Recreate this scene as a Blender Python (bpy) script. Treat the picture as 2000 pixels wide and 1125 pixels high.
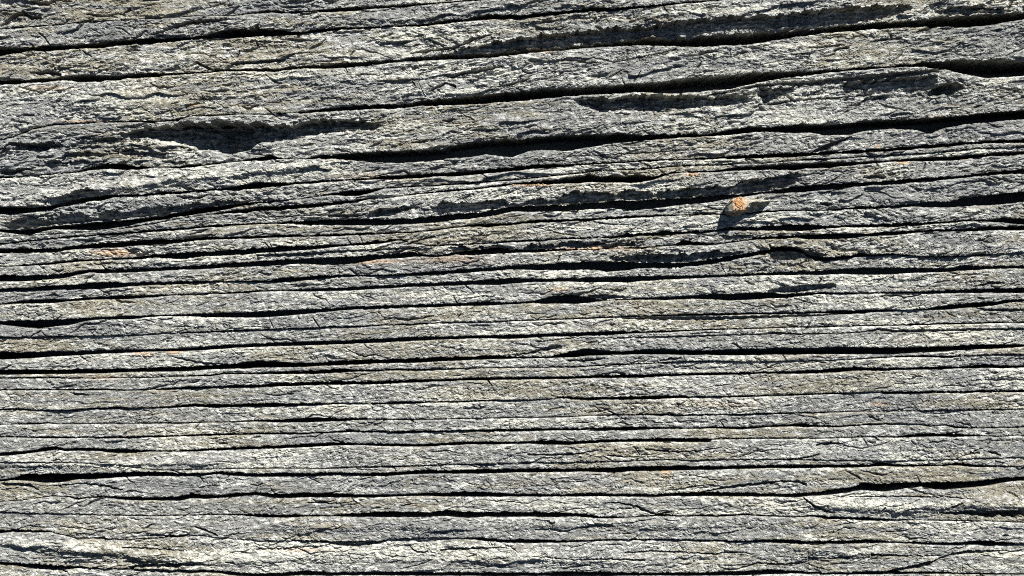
import bpy, math, random
import numpy as np

# ------------------------------------------------------------------ camera, sky, sun, exposure
sc = bpy.context.scene
for o in list(bpy.data.objects):
    bpy.data.objects.remove(o, do_unlink=True)
COL = sc.collection
DIST = 1.90                      # metres from the rock face; the frame is 2.0 m wide there
cam = bpy.data.cameras.new("camera")
cam.sensor_width = 36.0
cam.lens = 18.0 * DIST
cam.clip_start = 0.05
cam.clip_end = 200.0
cam_o = bpy.data.objects.new("camera", cam)
cam_o.location = (0.0, -DIST, 1.5)
cam_o.rotation_euler = (math.radians(90), 0, 0)
COL.objects.link(cam_o)
sc.camera = cam_o

SUN = np.array((0.46, -0.54, 0.80)); SUN /= np.linalg.norm(SUN)     # towards the sun
elev = math.asin(SUN[2]); azim = math.atan2(SUN[0], SUN[1])
world = bpy.data.worlds.new("World"); sc.world = world; world.use_nodes = True
wn = world.node_tree
sky = wn.nodes.new("ShaderNodeTexSky"); sky.sky_type = 'NISHITA'; sky.sun_disc = False
sky.altitude = 3000; sky.air_density = 0.28; sky.dust_density = 0.0      # thin, very clear mountain air
sky.sun_elevation = elev; sky.sun_rotation = azim
bg = wn.nodes["Background"]; bg.inputs["Strength"].default_value = 0.05
wn.links.new(sky.outputs[0], bg.inputs["Color"])
sun = bpy.data.lights.new("sun", 'SUN'); sun.energy = 5.0; sun.angle = math.radians(0.5)
sun.color = (1.0, 0.978, 0.915)
sun_o = bpy.data.objects.new("sun", sun); COL.objects.link(sun_o)
sun_o.rotation_euler = (math.pi / 2 - elev, 0, math.atan2(SUN[0], -SUN[1]))
sc.view_settings.view_transform = 'Standard'
sc.view_settings.look = 'None'
sc.view_settings.gamma = 1.0
sc.view_settings.use_curve_mapping = False
sc.view_settings.exposure = 1.28
sc.cycles.use_denoising = False
sc.cycles.filter_width = 1.05

# ------------------------------------------------------------------ helpers
# the face is measured in millimetres: x to the right, y downwards from the top of the strata seen
def WX(x): return (x - 1000.0) * 0.001
def WZ(y): return 1.5 - (y - 562.5) * 0.001

_rng = np.random.RandomState(7)
_P = _rng.permutation(4096)
_ANG = _rng.rand(4096) * 2 * np.pi
_GX = np.cos(_ANG).astype(np.float32); _GY = np.sin(_ANG).astype(np.float32)
_R1 = _rng.rand(4096).astype(np.float32); _R2 = _rng.rand(4096).astype(np.float32)

def _hash(ix, iy, s):
    return _P[(_P[(ix + s * 131) & 4095] + iy) & 4095]

def perlin(x, y, s=0):
    x = np.asarray(x, np.float32); y = np.asarray(y, np.float32)
    x0 = np.floor(x); y0 = np.floor(y)
    fx = x - x0; fy = y - y0
    ix = x0.astype(np.int32); iy = y0.astype(np.int32)
    u = fx * fx * fx * (fx * (fx * 6 - 15) + 10); v = fy * fy * fy * (fy * (fy * 6 - 15) + 10)
    h00 = _hash(ix, iy, s); h10 = _hash(ix + 1, iy, s); h01 = _hash(ix, iy + 1, s); h11 = _hash(ix + 1, iy + 1, s)
    a = _GX[h00] * fx + _GY[h00] * fy
    b = _GX[h10] * (fx - 1) + _GY[h10] * fy
    c = _GX[h01] * fx + _GY[h01] * (fy - 1)
    d = _GX[h11] * (fx - 1) + _GY[h11] * (fy - 1)
    return ((a + (b - a) * u) + ((c + (d - c) * u) - (a + (b - a) * u)) * v) * 1.5

def fbm(x, y, s=0, octs=3, g=0.55):
    r = 0; a = 1.0; f = 1.0; t = 0
    for i in range(octs):
        r = r + a * perlin(x * f, y * f, s + i * 17); t += a; a *= g; f *= 2.03
    return r / t

def worley(x, y, s=0):
    """distance to the nearest and second nearest cell point, and a value for the cell"""
    x = np.asarray(x, np.float32); y = np.asarray(y, np.float32)
    ix = np.floor(x).astype(np.int32); iy = np.floor(y).astype(np.int32)
    f1 = np.full(x.shape, 9.0, np.float32); f2 = f1.copy(); cid = np.zeros(x.shape, np.float32)
    for dx in (-1, 0, 1):
        for dy in (-1, 0, 1):
            h = _hash(ix + dx, iy + dy, s)
            d = np.hypot(ix + dx + _R1[h] - x, iy + dy + _R2[h] - y)
            nearer = d < f1
            f2 = np.where(nearer, f1, np.minimum(f2, d))
            cid = np.where(nearer, _R1[(h * 7 + 11) & 4095], cid)
            f1 = np.where(nearer, d, f1)
    return f1, f2, cid

def sstep(a, b, x):
    t = np.clip((x - a) / (b - a), 0, 1)
    return t * t * (3 - 2 * t)

def terrace(n, levels, soft=0.18):
    q = n * levels; f = np.floor(q); r = q - f
    return (f + sstep(0.5 - soft, 0.5 + soft, r)) / levels

def rot(x, y, deg):
    a = math.radians(deg); c, s = math.cos(a), math.sin(a)
    return x * c + y * s, -x * s + y * c

def P3(s):
    a = np.array([[float(v) for v in p.split()] for p in s.split(';') if p.strip()], float)
    return a[np.argsort(a[:, 0], kind='stable')]

# ------------------------------------------------------------------ the bedding cracks: x, upper lip, opening
CR = {}
CR['B0'] = "0 55 1;80 49 1;160 43 .6;260 38 .6;330 34 .6;400 30 .6;460 30 1;494 23 3;529 19 5;560 23 2;620 19 2.5;646 16 5;698 11 7;750 10 4;789 8 4;828 6 2;880 2 2;905 0 2;1000 -7 3;1300 -25 3;2000 -64 3"
CR['A'] = "0 93 14;26 92 11;60 91 7;100 90 7;150 88 6;190 84 8;220 80 8;260 77 8;310 75 6;360 72 5;400 69 5;420 63 9;450 58 12;470 57 13;490 56 12;529 57 9;568 60 5;589 62 2;620 56 4;672 53 3;724 52 2;750 50 1;776 48 2;828 46 3;854 40 6;880 39 5;906 38 3;932 31 7;971 29 7;1000 29 6;1016 32 4;1068 26 3;1120 20 4;1159 16 5;1198 17 3;1250 12 3;1302 7 2;1354 2 2;1400 -2 2;1600 -16 3;2000 -42 4"
CR['B'] = "0 155 8;52 156 5;104 153 5;130 147 9;156 145 13;208 146 10;260 144 8;299 143 6;338 141 4;377 140 3;408 139 2;418 134 5;470 134 4;520 132 5;542 132 5;594 127 5;646 125 7;698 121 8;750 118 5;789 113 6;828 110 6;854 107 8;906 103 10;958 100 10;1000 96 9;1042 93 7;1094 90 7;1146 86 6;1198 81 7;1250 75 10;1302 71 14;1354 71 16;1406 67 18;1458 63 20;1495 60 19;1532 57 15;1558 55 13;1610 53 9;1662 48 9;1714 44 9;1766 42 9;1818 36 14;1870 31 19;1922 27 20;1961 26 15;2000 25 11"
CR['C'] = "0 272 .8;35 262 2;60 250 3;104 243 1.5;208 237 .8;312 235 2;345 233 2;370 226 1;416 224 2;470 222 1.5;520 223 1;581 219 1.5;607 215 4;646 211 5;698 207 6;750 204 7;802 201 7;828 195 9;854 192 12;906 189 13;958 182 16;1000 179 16;1042 175 17;1094 171 16;1146 169 14;1198 166 14;1250 162 15;1302 157 22;1328 153 26;1380 148 26;1432 146 23;1480 141 17;1532 139 11;1571 139 8;1610 136 6;1662 133 4;1714 130 3;1766 127 3;1805 121 8;1844 119 14;1870 118 22;1922 118 30;1948 116 31;2000 119 25"
CR['D'] = "0 345 2;60 342 1;150 335 2;170 328 5;200 320 8;240 319 11;270 325 6;300 326 1;345 325 3;390 321 3;450 316 .8;500 308 5;525 303 8;550 310 1.5;600 309 1.5;625 302 7;650 302 7;675 300 11;725 296 18;775 295 20;825 292 20;862 292 17;875 284 22;925 276 26;950 276 22;975 272 28;1000 272 30;1037 270 21;1075 264 25;1112 262 28;1159 263 20;1198 262 15;1224 262 13;1276 263 8;1328 262 6;1380 261 5;1432 253 9;1471 248 9;1510 248 8;1532 246 10;1584 242 14;1610 243 19;1662 240 20;1688 236 17;1740 233 15;1792 231 20;1818 231 26;1844 229 18;1896 224 15;1948 219 16;2000 216 14"
CR['E'] = "0 404 12;50 405 10;100 400 8;112 395 8;125 389 12;155 384 11;200 381 8;225 381 4;275 380 4;312 376 3;350 374 4;400 370 3;450 367 3;470 362 7;500 356 11;525 357 7;550 358 5;575 357 3;625 353 3;675 351 2;725 347 3;750 344 5;800 341 7;850 338 6;900 335 7;950 331 7;1000 326 7;1050 321 7;1100 321 4;1150 318 3;1200 316 2.5;1250 313 2.5;1300 311 1.5;1350 310 1.5;1400 307 2.5;1437 303 6;1500 301 6;1550 299 7;1587 297 6;1650 294 5;1700 292 4.5;1750 288 6;1800 283 6;1850 280 6;1900 276 4;1962 272 6;2000 273 5"
CR['E2'] = "0 448 4;37 447 9;55 445 13;70 444 10;100 441 6;140 438 9;175 434 14;215 431 14;250 429 11;275 426 8;300 422 8;340 415 9;375 407 11;400 404 10;430 401 9;462 397 6;500 394 3;550 391 1;590 387 1;620 382 1;650 378 2;675 373 8;700 372 9;725 370 5;750 366 2;800 363 2;850 361 2;900 357 2.5;950 353 2.5;1000 350 2;1050 345 2;1100 340 2;1137 336 2;1170 332 1;1220 330 1.5;1260 328 2;1300 325 1.5;1330 322 2;1400 321 1.5;1450 319 1;1500 317 1.5;1575 311 2;1650 308 1.5;1700 304 1;1800 299 .8;1900 290 .8;2000 286 .8"
CR['E3'] = "0 462 .8;100 457 .8;150 454 .8;250 444 .8;340 428 .8;400 419 .8;450 411 4;480 408 7;500 404 7;550 402 6;600 399 6;650 394 5;687 391 5;712 388 2;750 386 1;775 383 1;825 376 2;875 371 3;925 368 2;1000 357 3;1050 354 5;1075 352 6;1112 346 10;1150 340 14;1175 344 10;1225 343 12;1250 341 13;1275 345 6;1312 336 2;1350 334 2;1400 333 3;1425 328 5;1450 326 6;1500 322 8;1550 320 11;1575 319 9;1612 316 11;1650 316 7;1700 315 4;1737 313 2.5;1775 309 5;1825 306 7;1862 305 7;1900 303 5;1937 298 6;2000 295 6"
CR['G'] = "0 475 1;100 465 1;125 462 2;200 457 2;250 453 2.5;300 449 3;350 445 3;400 441 3;450 438 2.5;500 435 2.5;560 433 3;587 432 6;625 430 8;675 429 9;700 428 10;750 428 10;800 427 9;850 422 11;900 417 10;950 413 9;1000 402 10;1100 400 11;1150 395 12;1200 392 13;1235 391 18;1262 390 16;1300 388 14;1330 386 12;1375 383 12;1400 381 10;1450 378 5;1500 374 3;1540 366 10;1575 363 10;1612 360 10;1650 358 8;1700 355 6;1750 352 7;1800 348 6;1850 345 5;1900 341 4;1950 334 6;2000 331 7"
CR['H'] = "0 486 8;100 486 6;150 480 6;200 475 8;250 471 9;300 468 9;350 466 7;400 463 5;450 462 5;500 461 4;550 459 4;600 459 3;650 457 4;700 455 3.5;750 454 2.5;800 453 2;850 448 2;900 442 1.5;930 438 3;950 438 5;1000 435 4;1050 430 4;1100 429 3;1150 427 3;1200 424 3;1250 421 3;1300 420 2;1350 418 1.5;1400 416 2;1430 420 1;1476 414 2;1500 411 3;1550 410 1.5;1600 410 1.5;1650 407 2;1687 403 5;1725 403 3;1775 399 5;1800 395 8;1850 393 10;1875 388 14;1900 385 15;1950 379 18;2000 374 18"
CR['I'] = "0 519 2;50 517 2;100 513 3;150 507 4;175 507 2.5;225 504 2.5;270 501 5;300 497 5;320 496 8;350 494 11;375 493 9;400 492 7;450 489 8;500 485 8;550 483 7;600 480 7;650 478 4;700 475 4;750 470 4;775 467 3;785 467 3;800 474 1;850 479 1.5;900 476 1.5;950 474 1.5;1000 470 2;1050 468 2;1100 465 2;1150 463 2;1200 462 2;1212 459 4;1250 456 5;1300 454 5;1350 452 3;1370 452 3;1400 449 3;1425 444 6;1450 444 5;1500 442 7;1540 438 11;1575 439 10;1610 442 4;1650 440 3;1700 439 4;1750 437 5;1800 435 5;1850 432 3;1900 430 2;1950 428 5;2000 426 11"
CR['J'] = "0 538 10;50 538 10;100 536 8;130 535 7;150 530 6;175 527 5;200 527 6;250 525 6;300 524 5;350 521 5;400 518 6;450 514 7;500 510 9;550 508 8;600 505 9;625 504 11;650 503 13;687 501 12;700 500 11;750 497 7;800 492 9;825 497 3;850 499 2;890 492 5;925 488 9;975 482 12;1000 488 5;1050 487 5;1100 486 3;1150 486 2;1200 484 1;1250 483 2;1300 479 1.5;1320 476 3;1335 470 8;1350 472 6;1375 475 4;1400 475 3;1450 468 2;1475 465 3;1500 463 4;1550 460 4;1575 459 7;1625 456 10;1650 457 8;1700 456 5;1750 452 6;1800 450 2.5;1850 448 4;1900 446 5;1950 443 6;2000 441 7"
CR['K'] = "0 564 5;50 562 5;100 558 7;150 556 8;187 551 12;225 551 10;250 552 6;300 551 5;350 550 4;400 549 3;425 549 1;460 549 .8;500 548 3;525 548 3;550 543 7;575 541 7;600 540 6;625 538 5;650 537 4;687 537 2;750 537 1.5;800 534 3;825 531 6;875 529 5;900 526 7;950 524 5;1000 518 7;1050 516 10;1100 513 13;1150 511 13;1187 511 17;1225 512 14;1250 513 9;1300 514 8;1350 512 7;1400 505 8;1450 496 7;1500 487 6;1525 480 8;1556 484 4;1580 493 2;1590 502 5;1612 502 6;1637 501 6;1662 498 6;1680 495 5;1700 497 3;1725 496 3;1750 496 1.5;1800 500 1.5;1850 500 2;1900 498 2;1950 495 1.5;2000 491 .8"
CR['L'] = "0 593 2;25 590 3;50 586 6;100 584 7;125 585 4;175 581 4;200 579 5;250 577 6;300 576 4;340 575 1.5;380 574 1;420 571 2.5;460 570 3;500 567 3;550 566 1.5;590 565 4;625 563 5;675 561 6;725 558 6;775 556 5;825 553 6;875 551 6;925 548 7;975 545 10;1000 543 9;1050 545 5;1100 543 6;1150 542 8;1200 541 9;1225 541 10;1250 539 9;1300 539 6;1350 538 5;1400 537 4;1450 535 4;1500 532 5;1550 530 6;1600 529 7;1650 525 9;1690 522 13;1725 524 11;1775 523 9;1850 524 6;1887 518 9;1925 520 5;1962 519 4;2000 519 5"
CR['M'] = "0 627 6;50 626 12;75 625 14;100 624 13;140 622 10;170 621 5;200 619 4;240 617 6;275 616 5;315 615 2;350 614 3;390 612 6;425 611 8;475 610 9;500 609 10;550 606 10;600 604 8;650 602 5;700 598 5;750 597 5;800 595 5;850 594 5;900 592 5;950 589 7;1000 591 3;1040 588 3;1060 583 9;1085 577 14;1125 576 15;1150 581 9;1175 586 1.5;1212 584 1.5;1262 581 4;1300 580 5;1350 577 6;1387 574 9;1425 574 11;1462 572 12;1500 571 10;1537 574 7;1575 572 5;1600 570 4;1625 572 2.5;1700 571 2;1775 570 2.5;1850 567 5;1900 565 6;1950 563 8;2000 562 9"
CR['N'] = "0 658 1.5;100 657 1.5;175 655 1;250 654 .8;325 650 1;400 647 1.5;450 645 2.5;500 643 2;560 641 1;600 640 2;650 637 2;700 637 1.5;750 634 1.5;800 632 2;850 630 1.5;900 628 1;950 628 1;1000 626 1.5;1050 624 2;1100 622 2;1150 620 2;1200 618 1.5;1250 616 2;1300 615 2;1350 613 2.5;1400 612 3;1450 611 3;1500 611 2.5;1550 610 2.5;1600 608 3;1650 606 7;1675 606 6;1720 604 4;1750 605 1.5;1775 605 1;1800 603 2;1850 597 7;1900 591 8;1925 590 8;1950 589 6;1962 586 6;2000 585 2"
CR['O'] = "0 687 13;50 688 11;100 686 9;150 686 7;200 684 6;250 682 6;300 682 4;350 681 4;400 677 6;450 673 6;500 671 6;550 669 6;600 667 7;650 665 7;700 664 6;750 661 7;800 658 7;850 658 5;900 656 5;950 655 5;1000 654 7;1050 652 6;1100 651 5;1150 648 7;1200 647 6;1250 647 3;1300 646 3;1350 644 2;1400 642 2;1450 641 2;1500 640 1.2;1550 638 1.5;1600 637 2.5;1650 636 1.5;1725 635 1.5;1775 633 2.5;1850 631 2.5;1900 630 2.5;1950 629 2;2000 629 1"
CR['P'] = "0 722 9;50 722 8;100 723 7;150 721 8;200 721 7;250 720 6;300 718 7;350 717 8;400 714 7;450 711 8;475 709 10;500 705 12;537 705 11;575 709 7;625 708 6;675 704 8;725 702 7;775 701 7;825 699 8;875 697 7;925 696 6;950 693 8;1000 696 4;1025 697 2;1075 696 3;1100 690 7;1125 684 12;1150 681 12;1175 684 9;1212 686 6;1250 683 8;1287 682 9;1325 684 8;1375 684 8;1425 682 10;1475 681 11;1500 680 11;1550 679 12;1600 679 11;1650 677 13;1700 679 11;1740 679 12;1787 678 10;1837 677 9;1875 675 8;1925 673 8;1962 673 6;2000 673 4"
CR['Q'] = "0 737 2;50 737 1.5;100 737 1.5;150 738 1;200 738 1;250 737 1;300 736 1.5;350 733 2.5;380 733 2;412 731 3;437 728 2;500 729 2;530 727 3;575 725 5;625 723 6;662 720 7;700 722 3;737 722 2.5;775 720 3;800 721 3;850 720 1.5;900 719 1;950 718 1;1000 717 1;1100 716 1.5;1150 714 2;1200 711 2.5;1250 709 2;1300 707 1.5;1350 705 1.5;1400 704 1.5;1450 706 .8;1500 706 .8;1570 704 1;1650 702 1;1687 699 2;1712 698 1.5;1750 695 2;1800 694 3;1850 695 2.5;1900 693 1.5;1950 692 1.5;2000 691 1.5"
CR['R'] = "0 760 2;100 760 2;160 760 2.5;200 759 2.5;250 761 1;300 759 1.5;340 757 3;375 755 4;425 754 3;475 752 4;500 752 5;550 748 6;600 746 6;650 745 6;700 745 5;750 744 5;800 742 5;850 741 4;900 739 4;950 737 5;1000 737 4;1050 736 4;1100 736 4;1150 734 4;1200 732 5;1250 731 6;1300 731 3;1350 729 4;1400 728 4;1450 727 4;1500 726 2.5;1550 725 4;1600 722 6;1625 719 8;1675 717 6;1725 719 4;1775 718 3;1825 716 5;1875 716 3;1925 712 6;1962 714 5;2000 714 4"
CR['S'] = "0 799 2.5;30 798 2;70 800 2;110 801 1.5;145 801 2;160 798 2;190 796 3;225 795 3;265 796 1.5;310 795 2;350 792 4;375 789 5;410 790 6;450 790 5;500 788 6;540 787 7;575 789 4;625 788 3;675 787 1.5;725 788 2;760 786 3;800 784 4;850 784 2;890 784 2;930 781 3;960 781 2;1000 781 1.5;1050 780 1;1085 778 1;1090 774 3;1125 776 4;1150 777 4;1200 775 5;1250 774 6;1287 773 6;1325 773 4;1375 774 2.5;1450 773 2.5;1500 772 2;1550 770 2.5;1600 768 2.5;1650 767 2;1690 766 1;1720 764 2;1730 765 4;1775 765 3;1825 764 3;1875 764 3;1912 762 4;1950 763 3;2000 762 4"
CR['T'] = "0 829 .8;40 827 2;75 826 3;90 825 2;110 828 1;200 827 1;250 826 1.5;330 825 2.5;345 826 2;400 825 1;450 824 1.5;500 821 2.5;550 820 5;600 817 7;640 816 7;660 818 5;700 817 3.5;720 818 2;775 819 1.5;825 818 2;900 817 1.5;950 817 1;1000 815 1.5;1050 815 1.5;1100 814 1.5;1150 812 1;1212 810 2;1262 809 2;1337 810 2.5;1400 809 1.5;1450 809 2;1500 807 2;1550 806 2;1600 805 2;1650 804 1.5;1700 803 1;1750 803 1;1800 802 1.5;1850 800 1.5;1900 800 2;1950 799 2;2000 799 1.5"
CR['V'] = "0 852 2;100 853 3;150 854 2;170 852 1.5;190 853 2.5;250 852 3;300 851 3;350 850 2.5;400 848 3;450 847 3;500 846 3;600 845 2.5;690 841 3;740 842 2;775 842 4;850 841 3;900 840 3;950 839 4;1000 838 5;1075 837 4;1150 837 3;1225 834 7;1300 835 3;1340 836 2;1400 834 3;1450 835 4;1500 832 2.5;1550 829 4;1575 828 6;1600 831 3;1640 832 3;1687 829 2;1740 827 2;1800 829 1;1820 832 2;1850 830 2;1870 833 4;1900 836 1;1960 834 2;2000 833 2"
CR['W'] = "0 884 6;50 881 5;75 877 5;100 872 7;110 872 5;125 876 5;150 875 5;190 875 5;212 877 6;262 878 6;300 879 2.5;350 880 2;375 878 4;425 876 4;475 873 5;500 873 4;550 870 6;600 867 6;650 864 6;700 866 3;750 867 4;825 868 4;875 865 4;925 863 5;975 863 5;1000 864 3;1037 862 5;1075 860 8;1112 863 6;1150 861 5;1200 859 5;1250 858 5;1287 856 7;1325 857 6;1388 857 6;1391 857 2;1450 856 1.5;1500 855 1.5;1600 856 1;1700 853 1.5;1750 853 2;1775 850 4;1825 847 5;1860 848 5;1912 851 1.5;1950 852 1;2000 850 1"
CR['X'] = "0 901 1;150 902 1;225 906 .8;300 917 1;350 917 1.5;400 916 1.5;450 915 1.5;500 915 1;575 914 1.5;650 914 1.5;700 911 2;750 910 2.5;800 909 2.5;875 906 2;950 906 2;1000 904 1.5;1100 903 1.5;1200 901 1.5;1250 899 1.5;1300 897 2;1350 898 1.5;1425 897 1.5;1500 897 1;1560 897 2;1650 899 .8;1750 900 .8;1850 897 .8;2000 893 .8"
CR['Y'] = "0 937 4;25 933 5;50 926 12;75 926 15;100 925 17;125 925 15;150 924 12;187 924 11;225 923 9;250 921 9;300 921 8;350 925 5;400 924 4;425 921 5;460 924 6;500 925 6;550 924 7;600 924 6;650 923 5;700 924 5;750 924 6;800 920 6;825 919 6;875 919 6;925 918 7;975 917 7;1000 917 6;1050 916 6;1100 917 5;1150 915 6;1200 914 9;1225 912 8;1275 911 8;1325 910 8;1375 911 6;1425 911 5;1475 910 5;1500 909 5;1550 909 6;1600 909 5;1650 908 5;1700 907 5;1727 904 6;1750 907 4;1800 908 3;1850 908 2;1865 904 4;1887 906 5;1912 909 4;1950 910 2;2000 912 1"
CR['Z'] = "0 980 .8;50 976 .8;100 969 .8;130 970 1;150 974 3;165 972 2;200 969 2;225 969 5;262 971 6;300 972 5;345 971 7;375 965 8;400 967 7;425 969 4;460 964 6;500 962 5;525 965 6;550 965 7;600 964 7;650 965 6;680 967 5;725 967 5;775 967 3;825 964 5;875 963 7;925 961 9;975 964 7;1000 965 5;1050 965 5;1100 966 4;1150 963 6;1200 965 4;1250 965 5;1300 964 5;1350 962 6;1400 961 7;1450 962 7;1500 964 5;1550 964 6;1587 961 6;1625 955 9;1662 951 9;1687 943 12;1725 945 14;1762 942 12;1800 941 8;1825 942 12;1850 942 13;1887 942 10;1925 938 11;1962 934 8;2000 932 6"
CR['AA'] = "0 999 2;50 1002 1.5;150 1003 .8;200 1005 1.5;260 1006 1.5;350 1006 .8;450 1004 1.5;475 1004 3;500 1004 5;550 1005 5;600 1006 2.5;650 1006 2;700 1003 6;750 1000 9;800 1001 8;850 1000 8;875 997 10;912 1001 10;950 1001 8;1000 1001 8;1037 1000 8;1075 1001 8;1125 1003 5;1150 1005 5;1175 1008 4;1225 1009 1.5;1262 1006 2;1300 1005 2;1350 1006 2;1400 1006 3;1450 1003 2.5;1500 1006 2;1550 1008 1.5;1587 1005 3;1625 1009 5;1650 1009 4;1687 1010 6;1725 1014 3;1800 1015 1;1850 1016 1.5;1925 1017 1;2000 1020 1.5"
CR['BB'] = "0 1036 6;20 1035 4;60 1037 3;100 1038 1.5;150 1050 2;180 1050 2;250 1053 1;330 1048 1.5;390 1045 1;480 1054 1;540 1055 1;600 1056 2;650 1057 2.5;680 1057 4;710 1056 3;737 1057 5;760 1052 2;800 1051 3;850 1050 1.5;900 1050 1;937 1050 5;975 1053 6;1000 1054 6;1050 1053 7;1100 1055 4;1150 1055 2.5;1200 1053 3;1250 1053 2.5;1300 1053 2.5;1350 1054 2;1400 1055 3;1450 1055 3;1500 1053 5;1550 1054 7;1600 1056 6;1650 1056 6;1700 1054 6;1737 1058 2.5;1775 1059 3;1825 1060 4;1875 1060 5;1912 1056 9;1937 1057 10;1975 1060 5;2000 1062 2"
CR['CC'] = "0 1098 5;37 1100 6;62 1101 10;100 1104 9;125 1105 8;150 1106 4;200 1109 2;280 1111 3;330 1112 4;380 1114 4;425 1114 4;462 1117 7;500 1119 6;550 1118 7;590 1115 8;650 1118 6;750 1117 7;850 1119 6;1000 1118 7;1050 1119 6;1100 1117 9;1150 1117 9;1200 1118 7;1250 1120 5;1300 1119 6;1350 1120 6;1400 1119 7;1450 1117 8;1500 1113 10;1550 1116 5;1600 1119 3;1650 1119 4;1700 1117 6;1737 1116 6;1775 1118 4;1850 1119 3;2000 1122 2"
ORDER = ['B0', 'A', 'B', 'C', 'D', 'E', 'E2', 'E3', 'G', 'H', 'I', 'J', 'K', 'L', 'M', 'N', 'O', 'P', 'Q', 'R',
         'S', 'T', 'V', 'W', 'X', 'Y', 'Z', 'AA', 'BB', 'CC']

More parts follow.
